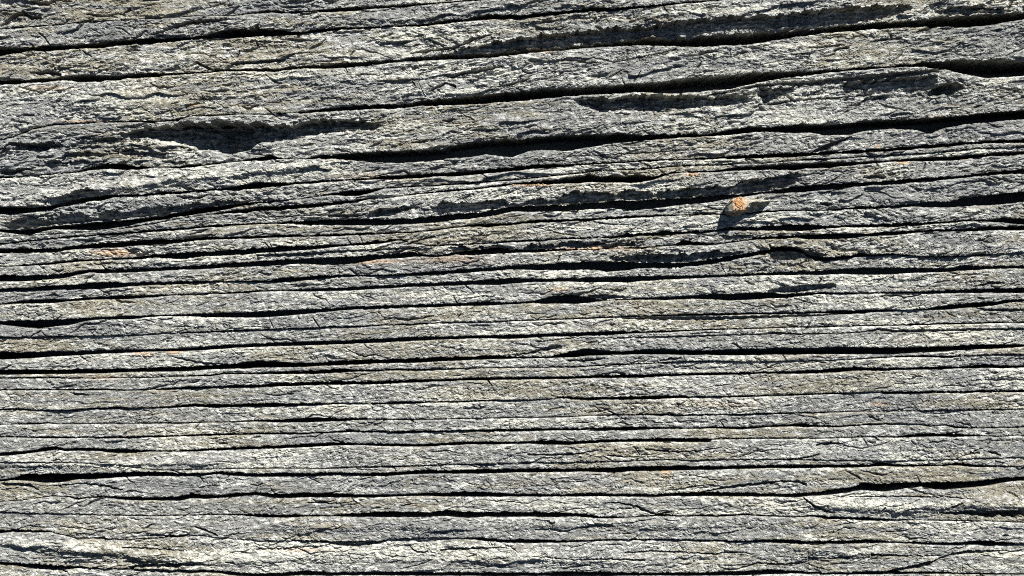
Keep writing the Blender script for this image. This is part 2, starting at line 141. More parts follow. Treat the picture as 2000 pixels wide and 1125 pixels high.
# short cracks that start or end within a layer: x, upper lip, opening
GROOVES = [
 "285 72 0;310 65 2;330 56 3;345 49 5;375 40 7;400 39 6;430 39 3;455 37 0",
 "58 141 1;75 140 5;100 139 7;120 144 5",
 "370 127 2;385 120 4;405 130 5;416 136 2",
 "455 124 1;490 119 3;520 117 4;552 113 2",
 "800 103 1;830 98 3;880 92 4;905 84 4;930 74 3;960 66 1",
 "830 181 1;850 170 3;870 160 3;890 166 4",
 "880 148 1;910 140 4;940 134 6;960 130 5;985 126 1",
 "970 168 1;990 164 3;1025 155 3;1035 153 1",
 "1160 110 1;1200 120 1;1290 101 2;1322 93 2",
 "1380 186 1;1420 178 2;1480 165 4;1532 161 5;1584 159 8;1636 152 9;1688 147 9;1740 143 9;1792 139 7;1830 135 5;1845 133 2",
 "1480 203 3;1530 199 2;1566 194 2;1600 192 2;1636 190 2;1693 185 2;1712 184 0",
 "1813 180 8;1830 170 16;1850 162 24;1870 163 16;1880 168 4",
 "1625 160 2;1660 163 3;1700 170 2", "1700 80 2;1720 76 3;1760 74 2", "1580 92 1;1620 88 3;1650 86 1",
 "1630 96 2;1655 90 4;1660 92 1", "1790 62 2;1805 55 5;1830 49 3",
 "1586 296 1;1600 288 8;1612 283 9;1635 275 7;1655 269 3;1664 267 1",
 "1685 347 2;1700 343 5;1720 342 6;1730 345 3", "1100 305 1;1180 302 1;1240 298 2;1290 296 1;1345 292 1",
 "590 262 1;600 390 0",
 "338 467 2;375 461 4;400 458 5;415 457 2", "130 433 1;200 436 1",
 "500 497 4;550 496 5;600 494 5;650 490 4;700 488 3;750 486 2.5;800 484 2;835 481 1",
 "785 478 1;800 474 3;825 466 3;850 460 2", "640 419 4;665 419 5;690 421 3;715 418 1",
 "500 424 1;570 421 2;600 420 1;640 419 2",
 "1215 622 1;1262 620 4;1312 619 6;1350 619 6;1400 619 6;1450 618 5;1500 617 4;1550 616 3;1600 615 2;1650 613 1",
 "1500 567 7;1550 560 11;1575 557 11;1600 556 9;1630 554 9;1633 555 8", "1150 576 10;1175 576 9;1200 577 6;1220 579 2",
 "1905 600 1;1925 604 3;1962 604 4;2000 604 4", "1720 577 2;1760 576 3;1800 575 2;1765 581 2",
 "1050 668 1;1120 660 1;1200 660 1;1260 658 2;1330 656 3;1375 655 3;1400 654 2;1450 653 2;1500 652 1;1562 652 2;1600 651 2;1650 650 1;1690 647 2;1720 641 4;1750 646 3;1800 644 5;1850 644 3;1900 642 4;1950 642 3;2000 641 4",
 "1500 648 4;1530 649 4;1555 652 1", "1010 693 2;1030 689 3;1050 684 4;1065 678 7;1090 675 6;1098 676 2",
 "1110 703 2;1140 703 4;1170 700 4;1180 699 1", "1290 703 2;1310 699 4;1330 699 2",
 "1150 806 1;1170 804 1;1187 801 2;1200 807 2;1208 810 1", "1209 825 2;1230 829 2;1236 831 1",
 "1120 826 1;1150 825 2", "1391 858 14;1393 870 4", "1595 868 3;1620 865 4;1648 866 2",
 "1030 888 2;1080 888 3;1130 886 2;1160 881 2;1175 878 1", "1237 872 1;1245 880 3;1250 888 2",
 "1260 876 2;1290 880 3;1330 882 2;1380 878 2;1410 874 1", "1185 889 2;1220 892 2;1260 893 1",
 "1530 899 1;1560 896 2;1590 890 3;1600 886 1", "1895 883 3;1915 885 3", "1930 881 2;1945 883 4;1955 889 3",
 "0 944 5;50 945 5;65 951 4;74 957 2", "120 947 1;150 945 2;180 945 3;210 949 4;230 954 3;240 957 1",
 "1370 961 2;1400 954 3;1437 948 5;1475 944 5;1500 941 5;1525 939 3;1560 940 4;1576 945 4",
 "1640 967 1;1700 969 1.5;1775 968 2;1850 970 1.5;1890 973 1", "1568 971 2;1580 979 4;1590 985 5;1612 995 5;1630 1000 2",
 "1835 1001 2;1875 999 6;1900 997 10;1930 998 13;1962 998 12;2000 997 11",
 "1180 982 1;1207 980 3;1220 983 3;1240 986 4;1255 992 5;1270 999 4;1285 1003 3;1300 1001 3;1318 996 1",
 "1190 993 1;1240 992 2", "600 981 2;650 983 2;690 980 1",
 "380 1028 2;400 1034 3;420 1042 4;426 1046 1", "370 1043 2;350 1046 3;300 1044 2;270 1047 1",
 "20 1034 2;60 1037 4;85 1036 2", "240 1068 2;310 1071 2;360 1075 1", "440 1095 2;460 1098 3",
 "550 1049 1;580 1055 2;640 1056 3;662 1063 4;700 1063 5;730 1058 5", "500 1072 2;560 1069 2;620 1066 2",
 "860 1074 3;900 1070 4;950 1069 3;990 1068 1", "1220 1079 2;1270 1076 3;1340 1079 2;1400 1082 3;1406 1080 2;1460 1079 1",
 "800 1068 2;810 1076 3;830 1079 2;836 1074 2", "1040 1085 1;1120 1092 2;1190 1090 3;1260 1094 3",
 "1700 1081 4;1730 1083 4;1775 1086 2;1840 1086 1", "1740 1114 4;1765 1109 7;1790 1105 7;1820 1097 8;1837 1090 4;1860 1083 4;1887 1077 6;1925 1076 5;1950 1076 2;2000 1078 1",
 "1570 1090 1;1620 1090 2;1660 1088 3", "1500 1103 2;1540 1102 2;1570 1100 1;1620 1115 1",
 "250 1106 3;280 1103 6;300 1102 7;350 1100 7;375 1100 4;425 1103 1", "240 1110 2;300 1114 4;380 1115 4;420 1113 3",
 "110 1111 4;130 1117 3;136 1122 2",
 "0 50 2;10 42 4;25 30 8;45 22 7;60 31 6;80 33 3", "170 28 2;200 31 3;240 26 2;255 17 4", "60 3 4;90 5 6;110 1 2",
 "76 64 2;85 70 4;98 86 3", "150 46 2;185 37 2", "1900 560 1;1935 550 5;1960 552 2",
 "0 300 2;20 278 5;50 281 6;75 284 6;110 282 3", "0 335 5;20 333 8;45 330 5;70 327 1", "1520 434 1;1500 470 1",
 "1610 376 1;1640 368 3;1668 364 1", "1600 396 3;1615 396 5;1625 399 1",
 "60 656 1;80 645 2;90 655 2", "0 722 3;12 716 3;22 712 1", "240 800 1;300 803 1",
]
# overhung faces that slope back into shade: upper edge | lower edge | steepness (below zero: a notch under an overhang that comes forward again)
ZONES = [
 ("880 97;932 91;971 80;1010 75;1029 74;1055 66;1107 63;1146 60;1185 55;1224 54;1276 48;1315 43;1354 36;1393 32;1440 31;1480 29;1506 31;1545 22;1597 20;1636 15;1688 10;1727 9;1753 12;1790 11",
  "880 106;932 103;971 101;1010 97;1055 92;1107 89;1146 86;1185 81;1224 77;1276 72;1315 70;1354 70;1393 60;1440 56;1480 58;1545 56;1597 52;1636 47;1688 42;1727 35;1753 27;1790 14", 2.6),
 ("1820 22;1850 14;1900 12;1940 16;1985 22", "1820 24;1850 32;1900 28;1940 27;1985 25", -0.9),
 ("1120 195;1165 192;1200 190;1250 186;1330 186;1400 187;1475 183", "1120 204;1165 222;1200 218;1250 220;1300 221;1360 213;1420 209;1475 200", -1.1),
 ("1480 168;1500 171;1530 172;1570 167", "1480 203;1500 204;1530 190;1570 170", -0.9),
 ("1640 162;1700 156;1760 151;1830 146", "1640 182;1700 180;1760 182;1830 175", 1.3),
 ("225 262;250 254;290 250;330 243;370 238;430 236;480 238;520 242;560 244;600 236;646 232;700 236;750 243",
  "225 266;250 272;310 277;360 288;390 300;450 307;480 302;505 281;560 278;600 270;640 262;700 257;750 250", -1.15),
 ("20 290;60 282;100 279;150 283", "20 296;60 297;100 292;150 288", -0.9),
 ("60 322;110 314;150 312;190 316", "60 328;110 328;150 324;190 319", -0.8),
 ("300 290;340 284;370 292;400 303", "300 294;340 298;370 304;400 307", -0.8),
 ("120 300;160 296;215 300", "120 306;160 309;215 305", -0.9),
 ("165 279;200 268;240 268;280 272;300 276", "165 283;200 283;240 278;280 277;300 277", -0.9),
 ("215 295;250 292;290 297;330 300", "215 299;250 305;290 309;330 308", -0.9),
 ("315 312;345 316;372 318", "315 318;345 322;372 320", -0.9),
 ("100 390;128 380;155 371;192 373;205 382", "100 405;128 403;155 397;192 390;205 388", -1.0),
 ("0 402;50 404;100 400", "0 418;50 415;100 408", -1.0),
 ("300 413;340 402;400 396;440 393;490 390", "300 424;340 416;400 405;440 402;490 396", 1.6),
 ("715 416;735 409;760 409;790 401;810 404", "715 424;735 426;760 424;790 413;810 406", -1.0),
 ("840 404;862 394;900 393;915 397;950 391;965 395;985 389;1000 396;1040 391;1065 389;1087 386;1100 378;1120 375;1160 374;1212 374;1234 373;1300 373;1350 368;1400 363;1425 361;1450 355;1500 347;1540 340;1565 335",
  "840 418;862 417;900 414;950 411;985 404;1000 403;1100 401;1150 396;1212 392;1300 388;1350 385;1400 382;1450 378;1500 374;1540 366;1565 350", 2.2),
 ("875 483;890 482;925 484;975 480;1000 484;1060 478;1100 473;1150 472;1200 474;1240 474;1262 478", "875 492;890 495;925 497;975 493;1000 493;1060 488;1100 487;1150 487;1200 485;1240 482;1262 480", -1.0),
 ("1190 506;1225 500;1270 495;1300 497;1350 494;1400 490;1415 493;1450 493", "1190 512;1225 513;1270 513;1300 514;1350 512;1400 505;1415 501;1450 496", 1.9),
 ("1400 455;1450 458;1480 459", "1400 466;1450 468;1480 463", 1.0),
 ("1500 480;1530 485;1580 490;1620 497", "1500 507;1530 508;1580 506;1620 501", 1.2),
 ("1650 360;1700 357;1730 356", "1650 361;1700 358;1730 357", 0.8),
 ("40 340;80 342;120 344", "40 342;80 350;120 346", -0.8),
 ("0 410;40 418;80 420;180 415;250 410;330 402", "0 450;40 447;80 443;180 433;250 428;330 418", 0.92),
 ("60 1066;120 1071;180 1077;230 1087", "60 1098;120 1102;180 1103;230 1102", 0.12),
 ("240 1083;290 1088;340 1092;370 1095", "240 1100;290 1103;340 1102;370 1098", 0.3),
]

# ------------------------------------------------------------------ sample columns
XS = np.concatenate([np.arange(-600, -6, 7.0), np.arange(-6, 2006, 1.62), np.arange(2007, 2600, 7.0)])
XC = np.arange(-600, 2601, 8.0)

def crack_curves(spec, xs, seed, fine=True):
    a = P3(spec)
    slope = (a[-1, 1] - a[0, 1]) / (a[-1, 0] - a[0, 0])
    top = np.interp(xs, a[:, 0], a[:, 1]); t = np.interp(xs, a[:, 0], a[:, 2]) * 1.14 + .2
    out = np.where(xs < 0, xs, np.where(xs > 2000, xs - 2000, 0.0))
    top = top + out * slope
    wide = np.clip(np.abs(out) / 60, 0, 1)
    wob = perlin(xs / 210, np.full_like(xs, seed * 3.7), 5)
    top = top + wide * wob * 4
    t = t * (1 - wide) + wide * np.clip(4.5 + 6 * perlin(xs / 170, np.full_like(xs, seed * 1.3), 9), 0.7, 12)
    z = np.full_like(xs, seed * 5.13)
    # ragged lips
    rough = (0.35 + 0.65 * np.clip(t / 6, 0, 1)) * (1 - .45 * sstep(460, 600, top))
    e1 = fbm(xs / 22, z, 21, 4, 0.62) * 3.6 * rough + perlin(xs / 4.2, z + 3, 23) * 0.9 * rough
    lumps = np.maximum(0, perlin(xs / 11, z + 7, 24) - 0.25) * 5 * rough
    e2 = fbm(xs / 30, z + 9, 27, 3, 0.6) * 2.0 * rough + perlin(xs / 5.0, z + 5, 29) * 0.6 * rough
    up = top + e1 - lumps
    lo = top + np.maximum(t, 0.7) + e2
    gap = np.maximum(lo - up, np.maximum(0.55, 0.45 * t))
    return up, up + gap

def make_bounds(xs):
    B = []
    tops = [(-95, .055), (-150, .05), (-196, .052), (-262, .05), (-305, .045), (-371, .045), (-428, .04), (-500, .04), (-560, .04)]
    for i, (y, s) in enumerate(reversed(tops)):
        sp = ";".join("%d %.1f %.1f" % (x, y - s * x + 30, 3 + 3 * math.sin(x * .004 + i * 2)) for x in range(0, 2001, 125))
        B.append(crack_curves(sp, xs, 100 + i))
    for i, k in enumerate(ORDER):
        B.append(crack_curves(CR[k], xs, i + 1))
    y = 1122
    r = random.Random(4)
    i = 0
    while y < 2040:
        y += r.uniform(26, 58); i += 1
        sp = ";".join("%d %.1f %.1f" % (x, y + .004 * x, 3.5 + 3 * math.sin(x * .005 + i * 1.7)) for x in range(0, 2001, 125))
        B.append(crack_curves(sp, xs, 200 + i))
    # keep the order: a layer is never thinner than 1.6
    for j in range(1, len(B)):
        u, l = B[j]
        m = B[j - 1][1] + 1.6
        u2 = np.maximum(u, m)
        B[j] = (u2, np.maximum(l, u2 + 0.5))
    return B

N_TOP = 9
BF = make_bounds(XS)
BCs = make_bounds(XC)
NB = len(BF)

G_ARR = [P3(g) for g in GROOVES]
_r = random.Random(11)
MICRO = []
for _ in range(1150):                                   # short hairline splits all over the face
    x0 = _r.uniform(-20, 2000); y0 = _r.uniform(-10, 1130); L = _r.choice((14, 20, 28, 40, 60, 90)) * _r.uniform(.7, 1.3)
    s = _r.gauss(-0.05, 0.10) if _r.random() < .6 else _r.choice((-.45, -.3, .35, .55)) * _r.uniform(.6, 1.3)
    t = _r.uniform(1.3, 2.7) if _r.random() < .75 else _r.uniform(2.6, 4.6)
    if abs(s) > .2: L = min(L, 34)
    if _r.random() < .12:
        L = _r.uniform(7, 15); s = _r.choice((-1, 1)) * _r.uniform(.9, 2.2); t = _r.uniform(2.5, 4.5)
    n = 5; pts = []
    w = 0
    for k in range(n):
        f = k / (n - 1)
        w += _r.gauss(0, L * .055)
        pts.append((x0 + L * f, y0 + s * L * f + w, t * math.sin(math.pi * (0.12 + 0.76 * f))))
    if y0 > 540 and _r.random() < .5 and abs(s) > .15: continue
    MICRO.append(np.array(pts))
Z_ARR = []
for zt, zb, k in ZONES:
    a = np.array([[float(v) for v in p.split()] for p in zt.split(';')]); b = np.array([[float(v) for v in p.split()] for p in zb.split(';')])
    Z_ARR.append((a, b, k))

def carve(x, y, h, lst, base, per):
    x1, x2 = x[0].min(), x[0].max()
    ymin, ymax = y.min(), y.max()
    cols = x[0]
    for a in lst:
        if a[:, 1].max() + 30 < ymin or a[:, 1].min() > ymax: continue
        i0 = np.searchsorted(cols, a[0, 0]); i1 = np.searchsorted(cols, a[-1, 0])
        if i1 - i0 < 2: continue
        xx = cols[i0:i1]
        top = np.interp(xx, a[:, 0], a[:, 1]); t = np.interp(xx, a[:, 0], a[:, 2])
        top = top + perlin(xx / 9, xx * 0 + a[0, 1], 31) * 1.6; t = np.maximum(0, t * (1 + .5 * perlin(xx / 14, xx * 0 + a[0, 1], 33)))
        yy = y[:, i0:i1]
        s = np.minimum(yy - top, top + t - yy)
        d = np.clip((s + 0.75) / 1.3, 0, 1) * np.clip(t / 1.0, 0, 1)
        h[:, i0:i1] -= d * (base + per * t)

def relief(x, y, k, rough_ext=1.0):
    """how far the face stands out (mm) at each point of layer k; also its colour masks"""
    big = fbm(x / 420, y / 150, 41, 2)
    h = 5.0 * big
    # each bed stands a little in front of or behind the next
    h = h + 3.4 * (_R1[(k * 97) % 4096] - .5) + 3.4 * perlin(x / 330, np.full_like(x, k * 7.31), 43) + 1.4 * perlin(x / 90, np.full_like(x, k * 3.77), 44)
    rp = np.zeros_like(x)
    for (cx, cy, rx, ry, w) in ROUGH:
        rp = rp + w * np.exp(-(((x - cx) / rx) ** 2 + ((y - cy) / ry) ** 2) ** 1.5)
    rp = np.clip(rp, 0, 1.2) * sstep(-.5, .2, perlin(x / 35, y / 14, 46))
    calm = 1 - .55 * sstep(480, 600, y)
    ruff = np.clip(sstep(-0.35, 0.45, fbm(x / 190, y / 40, 47, 2)) * calm + .8 * rp, 0, 1.3)           # where the face is flaky and where it is smooth
    # cleavage plates leaning up to the right, and some leaning down to the right lower on the face
    lean = sstep(-0.25, 0.25, perlin(x / 340, y / 170, 51) + (y - 620) / 900.0)
    wx = x + 9 * perlin(x / 45, y / 28, 52); wy = y + 5 * perlin(x / 40, y / 20, 53)
    ua, va = rot(wx, wy, -17); ub, vb = rot(wx, wy, 21)
    na = fbm(ua / 62, va / 13, 55, 3, 0.55); nb = fbm(ub / 52, vb / 14, 58, 3, 0.55)
    n1 = na + (nb - na) * lean
    upper = .62 + .38 * sstep(640, 470, y)
    h = h + (1.6 + 4.6 * ruff) * upper * terrace(n1, 5.0, 0.14)
    # broken shingles: the face swells forward downwards, then drops back under a ragged edge
    thick = sstep(560, 380, y) * .75 + .3 + .35 * sstep(930, 1040, y)
    def shingle(P, slope, s, wl):
        q = (wy + slope * x) / P + 1.1 * fbm(x / wl, y / (P * 1.3), s, 3, .6)
        fr = q - np.floor(q)
        amp = sstep(-.12, .35, fbm(x / (wl * .9), y / (P * .9), s + 7, 2))
        return amp * (fr ** 1.3 * sstep(1.0, .93, fr) - .4)
    h = h + 6.5 * thick * shingle(37, .13, 111, 150) + (.9 + 2.6 * ruff) * shingle(12.5, .10, 121, 60) + .9 * lean * shingle(15, -.22, 131, 70) + 9.0 * rp * shingle(15, .16, 141, 55) + 4.0 * rp * shingle(8, .2, 151, 34)
    # bedding laminae: thin steps parallel to the beds
    nl = fbm((x + 0) / 150, (wy + 0.04 * x) / 6.5, 61, 2)
    h = h + (0.5 + 1.1 * ruff) * terrace(nl, 4.0, 0.15)
    # small scales
    u2, v2 = rot(wx, wy, -24); u3, v3 = rot(wx, wy, 14)
    n2 = fbm(u2 / 17, v2 / 5.4, 64, 3, 0.6); n3 = fbm(u3 / 15, v3 / 5.6, 68, 3, 0.6)
    nn = n2 + (n3 - n2) * lean
    h = h + (.6 + 1.4 * ruff) * terrace(nn, 4.0, 0.12)
    g1, g2, gid = worley(u2 / 13 + .5 * n2, v2 / 6.2, 74)
    h = h + (gid - .5) * (.9 + 1.3 * ruff) - .7 * (1 - sstep(.02, .14, g2 - g1))
    # fractured platelets with open joints
    f1, f2, cid = worley(u2 / 26 + 0.4 * n1, v2 / 9.5, 71)
    joint = 1 - sstep(0.03, 0.13, f2 - f1)
    few = sstep(0.05, 0.35, perlin(x / 80, y / 30, 73))
    h = h + (cid - 0.5) * (0.5 + 1.0 * ruff) - joint * few * 1.9
    # lichen crust and grain
    gx_, gy_ = rot(x, y, -14)
    h = h + (.55 + .75 * ruff) * perlin(gx_ / 9.5, gy_ / 3.8, 75) + (.35 + .3 * ruff) * perlin(x / 4.6, y / 2.8, 76) + 0.28 * perlin(x / 2.6, y / 2.2, 77)
    pits = sstep(0.42, 0.6, perlin(x / 10, y / 6, 79)) * few
    h = h - 1.8 * pits
    return h, ruff, lean

ROUGH = [(170, 300, 200, 32, 1.1), (330, 262, 120, 12, .7), (200, 408, 260, 26, .9), (620, 240, 130, 14, .8), (930, 142, 80, 22, .9), (1250, 205, 160, 18, 1.0), (1540, 185, 80, 18, 1.0),
         (1740, 165, 110, 16, .8), (1420, 45, 160, 16, .8), (1650, 35, 150, 20, .9), (1900, 25, 80, 16, .8), (1540, 345, 80, 22, 1.0), (1180, 478, 110, 12, 1.0), (930, 490, 80, 10, 1.0), (1640, 460, 140, 10, 1.0),
         (1300, 500, 120, 14, .9), (1560, 495, 80, 14, .8), (1900, 435, 90, 12, .7), (600, 425, 110, 10, .7), (560, 385, 110, 14, .6), (1050, 690, 60, 10, .9), (1150, 698, 110, 10, .8), (620, 727, 110, 6, .8),
         (1150, 885, 150, 12, .7), (1300, 878, 120, 10, .6), (180, 885, 200, 12, .5), (250, 1045, 200, 18, .6), (600, 1065, 160, 16, .7), (250, 1098, 170, 16, .8), (850, 1072, 150, 10, .6), (1560, 990, 70, 16, .6),
         (40, 25, 60, 22, .8), (560, 10, 130, 12, .9), (870, 90, 90, 14, .6), (200, 140, 120, 8, .6), (470, 62, 60, 8, .7), (1600, 1095, 160, 16, .4), (1950, 905, 60, 10, .6), (1960, 605, 50, 8, .8)]
# worn swells that catch the light along their upper side: line, width, height
RIDGES = [(a_, w_, m_) for a_, w_, m_ in [
    ("0 1058;100 1066;200 1077;300 1087;400 1094", 10, 6.0), ("430 1094;600 1086;800 1090;1000 1088;1200 1092", 13, 5.0), ("0 908;150 906;300 904;420 903", 6, 4.0),
    ("1570 980;1650 987;1750 993;1900 984;2000 986", 11, 6.5), ("60 395;150 376;300 357;450 341;620 322", 8, 6.0), ("500 1030;700 1026;900 1030", 10, 3.5), ("0 630;200 628;400 632", 8, 3.0),
    ("1560 1070;1640 1078;1720 1080", 9, 5.0), ("1300 703;1420 704;1560 702", 4, 3.0), ("1000 1025;1200 1022;1400 1026", 10, 3.5)]]
def swell(x, y):
    r = np.zeros_like(x); cols = x[0]
    for a_, w_, m_ in RIDGES:
        p = np.array([[float(v) for v in q.split()] for q in a_.split(';')])
        if p[:, 1].min() - 4 * w_ > y.max() or p[:, 1].max() + 4 * w_ < y.min(): continue
        c = np.interp(cols, p[:, 0], p[:, 1]) + 4 * perlin(cols / 60, cols * 0 + p[0, 1], 161)
        e = sstep(p[0, 0] - 50, p[0, 0] + 40, cols) * sstep(p[-1, 0] + 60, p[-1, 0] - 40, cols) if p[0, 0] > 0 else sstep(p[-1, 0] + 60, p[-1, 0] - 40, cols)
        u = (y - c) / w_
        r = r + m_ * e * np.exp(-u * u * np.where(u < 0, .45, 1.5))
    return r
def masks(x, y, k, h):
    yel = .75 * fbm(x / 150, y / 15 + k * 3.3, 81, 3) + 0.5 * perlin(x / 420, np.full_like(x, k * 1.77), 83)
    blue = .8 * fbm(x / 130, y / 17 + k * 2.1, 85, 3) + 0.45 * perlin(x / 500, np.full_like(x, k * 2.9), 87)
    brown = .8 * fbm(x / 120, y / 13 + k * 4.7, 89, 3) + .7 * perlin(x / 360, np.full_like(x, k * 3.3), 88)
    for (cx, cy, rx, ry, w) in YELLOW:
        yel = yel + w * np.exp(-(((x - cx) / rx) ** 2 + ((y - cy) / ry) ** 2))
    for (cx, cy, rx, ry, w) in BLUE:
        blue = blue + w * np.exp(-(((x - cx) / rx) ** 2 + ((y - cy) / ry) ** 2))
    rust = np.zeros_like(x)
    for (cx, cy, rx, ry, w) in RUST:
        rust = rust + 1.8 * w * np.exp(-(((x - cx) / rx) ** 2 + ((y - cy) / ry) ** 2))
    return sstep(-0.25, 0.55, yel), sstep(-0.2, 0.5, blue), np.clip(rust, 0, 1), sstep(-0.1, 0.5, brown)

YELLOW = [(400, 345, 130, 18, .7), (620, 335, 110, 25, .5), (130, 551, 80, 8, .9), (180, 905, 130, 8, .8), (130, 1063, 200, 8, .9), (430, 1085, 100, 15, .4),
          (700, 1080, 140, 14, .6), (900, 1085, 120, 16, .5), (1620, 985, 110, 14, .7), (1850, 985, 130, 14, .5), (1130, 1090, 130, 12, .5),
          (1250, 362, 90, 8, .7), (700, 1060, 200, 30, .3), (1950, 160, 50, 10, .9), (1900, 412, 30, 7, .9), (620, 140, 150, 12, .6), (1400, 20, 100, 12, .4),
          (1420, 703, 90, 6, .9), (1930, 655, 60, 10, .5), (520, 680, 90, 14, .7), (920, 780, 110, 14, .6), (860, 575, 130, 14, .6), (1100, 560, 90, 10, .6),
          (1780, 740, 60, 18, .6), (1640, 1080, 70, 10, .6), (300, 500, 220, 10, .5), (620, 475, 130, 6, .5), (1060, 410, 120, 7, .5), (820, 385, 80, 6, .7), (1150, 160, 60, 20, .4)]
BLUE = [(250, 18, 320, 26, .9), (70, 300, 170, 42, .8), (230, 420, 260, 20, .9), (120, 225, 160, 26, .6), (1150, 30, 200, 14, .3), (1900, 60, 80, 20, .6), (100, 640, 300, 30, .3), (300, 590, 250, 16, .5), (700, 770, 250, 16, .5), (1150, 775, 200, 16, .3), (1450, 715, 90, 7, .7), (560, 995, 60, 12, .8), (720, 990, 100, 10, .6),
        (300, 200, 250, 30, .4), (560, 190, 80, 20, .5), (1650, 1040, 140, 16, .7), (1050, 1040, 160, 12, .6), (1700, 1030, 60, 14, .5), (1350, 36, 110, 6, .7), (1780, 425, 60, 8, .6),
        (1150, 250, 140, 40, -.2), (150, 310, 200, 30, .4), (1800, 870, 140, 16, .5), (400, 950, 170, 14, .5), (60, 1110, 60, 12, .6), (900, 325, 60, 12, -.3), (1330, 555, 130, 12, .5), (980, 1100, 40, 10, .4)]
RUST = [(225, 494, 38, 6, .75), (375, 207, 7, 2, 1), (1040, 360, 34, 3, .8), (1880, 308, 10, 3, .8), (1715, 286, 6, 3, .6), (1763, 318, 14, 3, .6), (170, 237, 45, 1.6, .7), (90, 172, 40, 5, .35),
        (720, 345, 60, 6, .2), (620, 512, 120, 4, .35), (1160, 485, 70, 3, .6), (280, 691, 20, 5, .5), (340, 687, 14, 4, .6), (1300, 923, 8, 8, .5), (1360, 962, 18, 2, .6), (880, 506, 60, 8, .3),
        (720, 510, 60, 3, .5), (200, 738, 30, 3, .4), (1090, 565, 20, 5, .4), (1420, 790, 60, 6, .2), (1350, 341, 12, 3, .8), (1715, 790, 20, 4, .35), (600, 1074, 60, 3, .3), (1060, 98, 20, 5, .3)]

# ------------------------------------------------------------------ materials
def slate_material():
    m = bpy.data.materials.new("slate"); m.use_nodes = True
    nt = m.node_tree; N = nt.nodes; Lk = nt.links
    b = N["Principled BSDF"]
    b.inputs["Roughness"].default_value = 0.86
    b.inputs["Specular IOR Level"].default_value = 0.25
    tc = N.new("ShaderNodeTexCoord")
    def noise(scale, detail, rough=0.6, sx=1.0, sz=1.0, off=0.0, rotd=0.0):
        mp = N.new("ShaderNodeMapping"); mp.inputs["Scale"].default_value = (sx, 1.0, sz); mp.inputs["Location"].default_value = (off, off * .7, 0)
        mp.inputs["Rotation"].default_value = (0, math.radians(rotd), 0)
        Lk.new(tc.outputs["Object"], mp.inputs["Vector"])
        n = N.new("ShaderNodeTexNoise"); n.inputs["Scale"].default_value = scale; n.inputs["Detail"].default_value = detail; n.inputs["Roughness"].default_value = rough
        Lk.new(mp.outputs[0], n.inputs["Vector"]); return n.outputs["Fac"]
    def ramp(fac, a, c):
        r = N.new("ShaderNodeMapRange"); r.interpolation_type = 'SMOOTHSTEP'
        r.inputs["From Min"].default_value = a; r.inputs["From Max"].default_value = c
        Lk.new(fac, r.inputs["Value"]); return r.outputs[0]
    def math_(op, a, c):
        n = N.new("ShaderNodeMath"); n.operation = op
        for i, v in enumerate((a, c)):
            if isinstance(v, (int, float)): n.inputs[i].default_value = v
            else: Lk.new(v, n.inputs[i])
        return n.outputs[0]
    def mix(fac, a, c):
        n = N.new("ShaderNodeMix"); n.data_type = 'RGBA'
        if isinstance(fac, (int, float)): n.inputs[0].default_value = fac
        else: Lk.new(fac, n.inputs[0])
        for i, v in ((6, a), (7, c)):
            if isinstance(v, tuple): n.inputs[i].default_value = v + (1,)
            else: Lk.new(v, n.inputs[i])
        return n.outputs[2]
    at = N.new("ShaderNodeAttribute"); at.attribute_name = "patch"
    sp = N.new("ShaderNodeSeparateColor"); Lk.new(at.outputs["Color"], sp.inputs[0])
    yel, blu, rus, brn = sp.outputs[0], sp.outputs[1], sp.outputs[2], at.outputs["Alpha"]
    n_big = noise(22, 5, .6, 1, 5.0)
    n_mid = noise(88, 5, .68, 1, 1.9, 3.1, 18)
    n_fine = noise(330, 4, .75, 1, 1.5, 7.7)
    base = mix(ramp(n_mid, .33, .66), (0.073, 0.073, 0.069), (0.20, 0.199, 0.186))
    base = mix(math_('MULTIPLY', blu, .45), base, mix(ramp(n_mid, .3, .7), (0.062, 0.067, 0.075), (0.165, 0.173, 0.184)))
    base = mix(math_('MULTIPLY', brn, .85), base, mix(ramp(n_mid, .3, .7), (0.092, 0.083, 0.056), (0.225, 0.203, 0.145)))
    # pale crust of lichen: scattered scabs, thicker where the patch says so
    lich_n = math_('ADD', math_('MULTIPLY', n_fine, .38), math_('MULTIPLY', noise(92, 5, .66, 1, 1.8, 12.3, -14), .77))
    cover = math_('ADD', lich_n, math_('ADD', math_('MULTIPLY', yel, .085), math_('SUBTRACT', math_('MULTIPLY', n_big, .08), math_('MULTIPLY', blu, .05))))
    lich = ramp(cover, .595, .75)
    lcol = mix(ramp(yel, .3, 1.0), (0.44, 0.447, 0.43), (0.46, 0.455, 0.395))
    base = mix(math_('MULTIPLY', lich, .86), base, lcol)
    # dark grains between
    dark = ramp(noise(150, 5, .72, 1, 1.9, 21.0, 14), .56, .66)
    base = mix(math_('MULTIPLY', dark, .38), base, (0.042, 0.042, 0.042))
    # pale mineral grains
    grain = ramp(noise(440, 2, .6, 1, 1.3, 41.0), .56, .68)
    base = mix(math_('MULTIPLY', grain, .34), base, (0.47, 0.47, 0.45))
    # rust stains
    rmask = math_('MULTIPLY', rus, ramp(noise(190, 4, .7, 1, 1.4, 31.0), .34, .52))
    base = mix(math_('MULTIPLY', rmask, .8), base, mix(n_fine, (0.27, 0.14, 0.06), (0.46, 0.31, 0.18)))
    Lk.new(base, b.inputs["Base Color"])
    bp = N.new("ShaderNodeBump"); bp.inputs["Strength"].default_value = 0.55; bp.inputs["Distance"].default_value = 0.0016
    hsum = math_('ADD', math_('MULTIPLY', n_fine, .7), math_('ADD', math_('MULTIPLY', n_mid, .6), math_('MULTIPLY', lich, .25)))
    Lk.new(hsum, bp.inputs["Height"]); Lk.new(bp.outputs[0], b.inputs["Normal"])
    return m

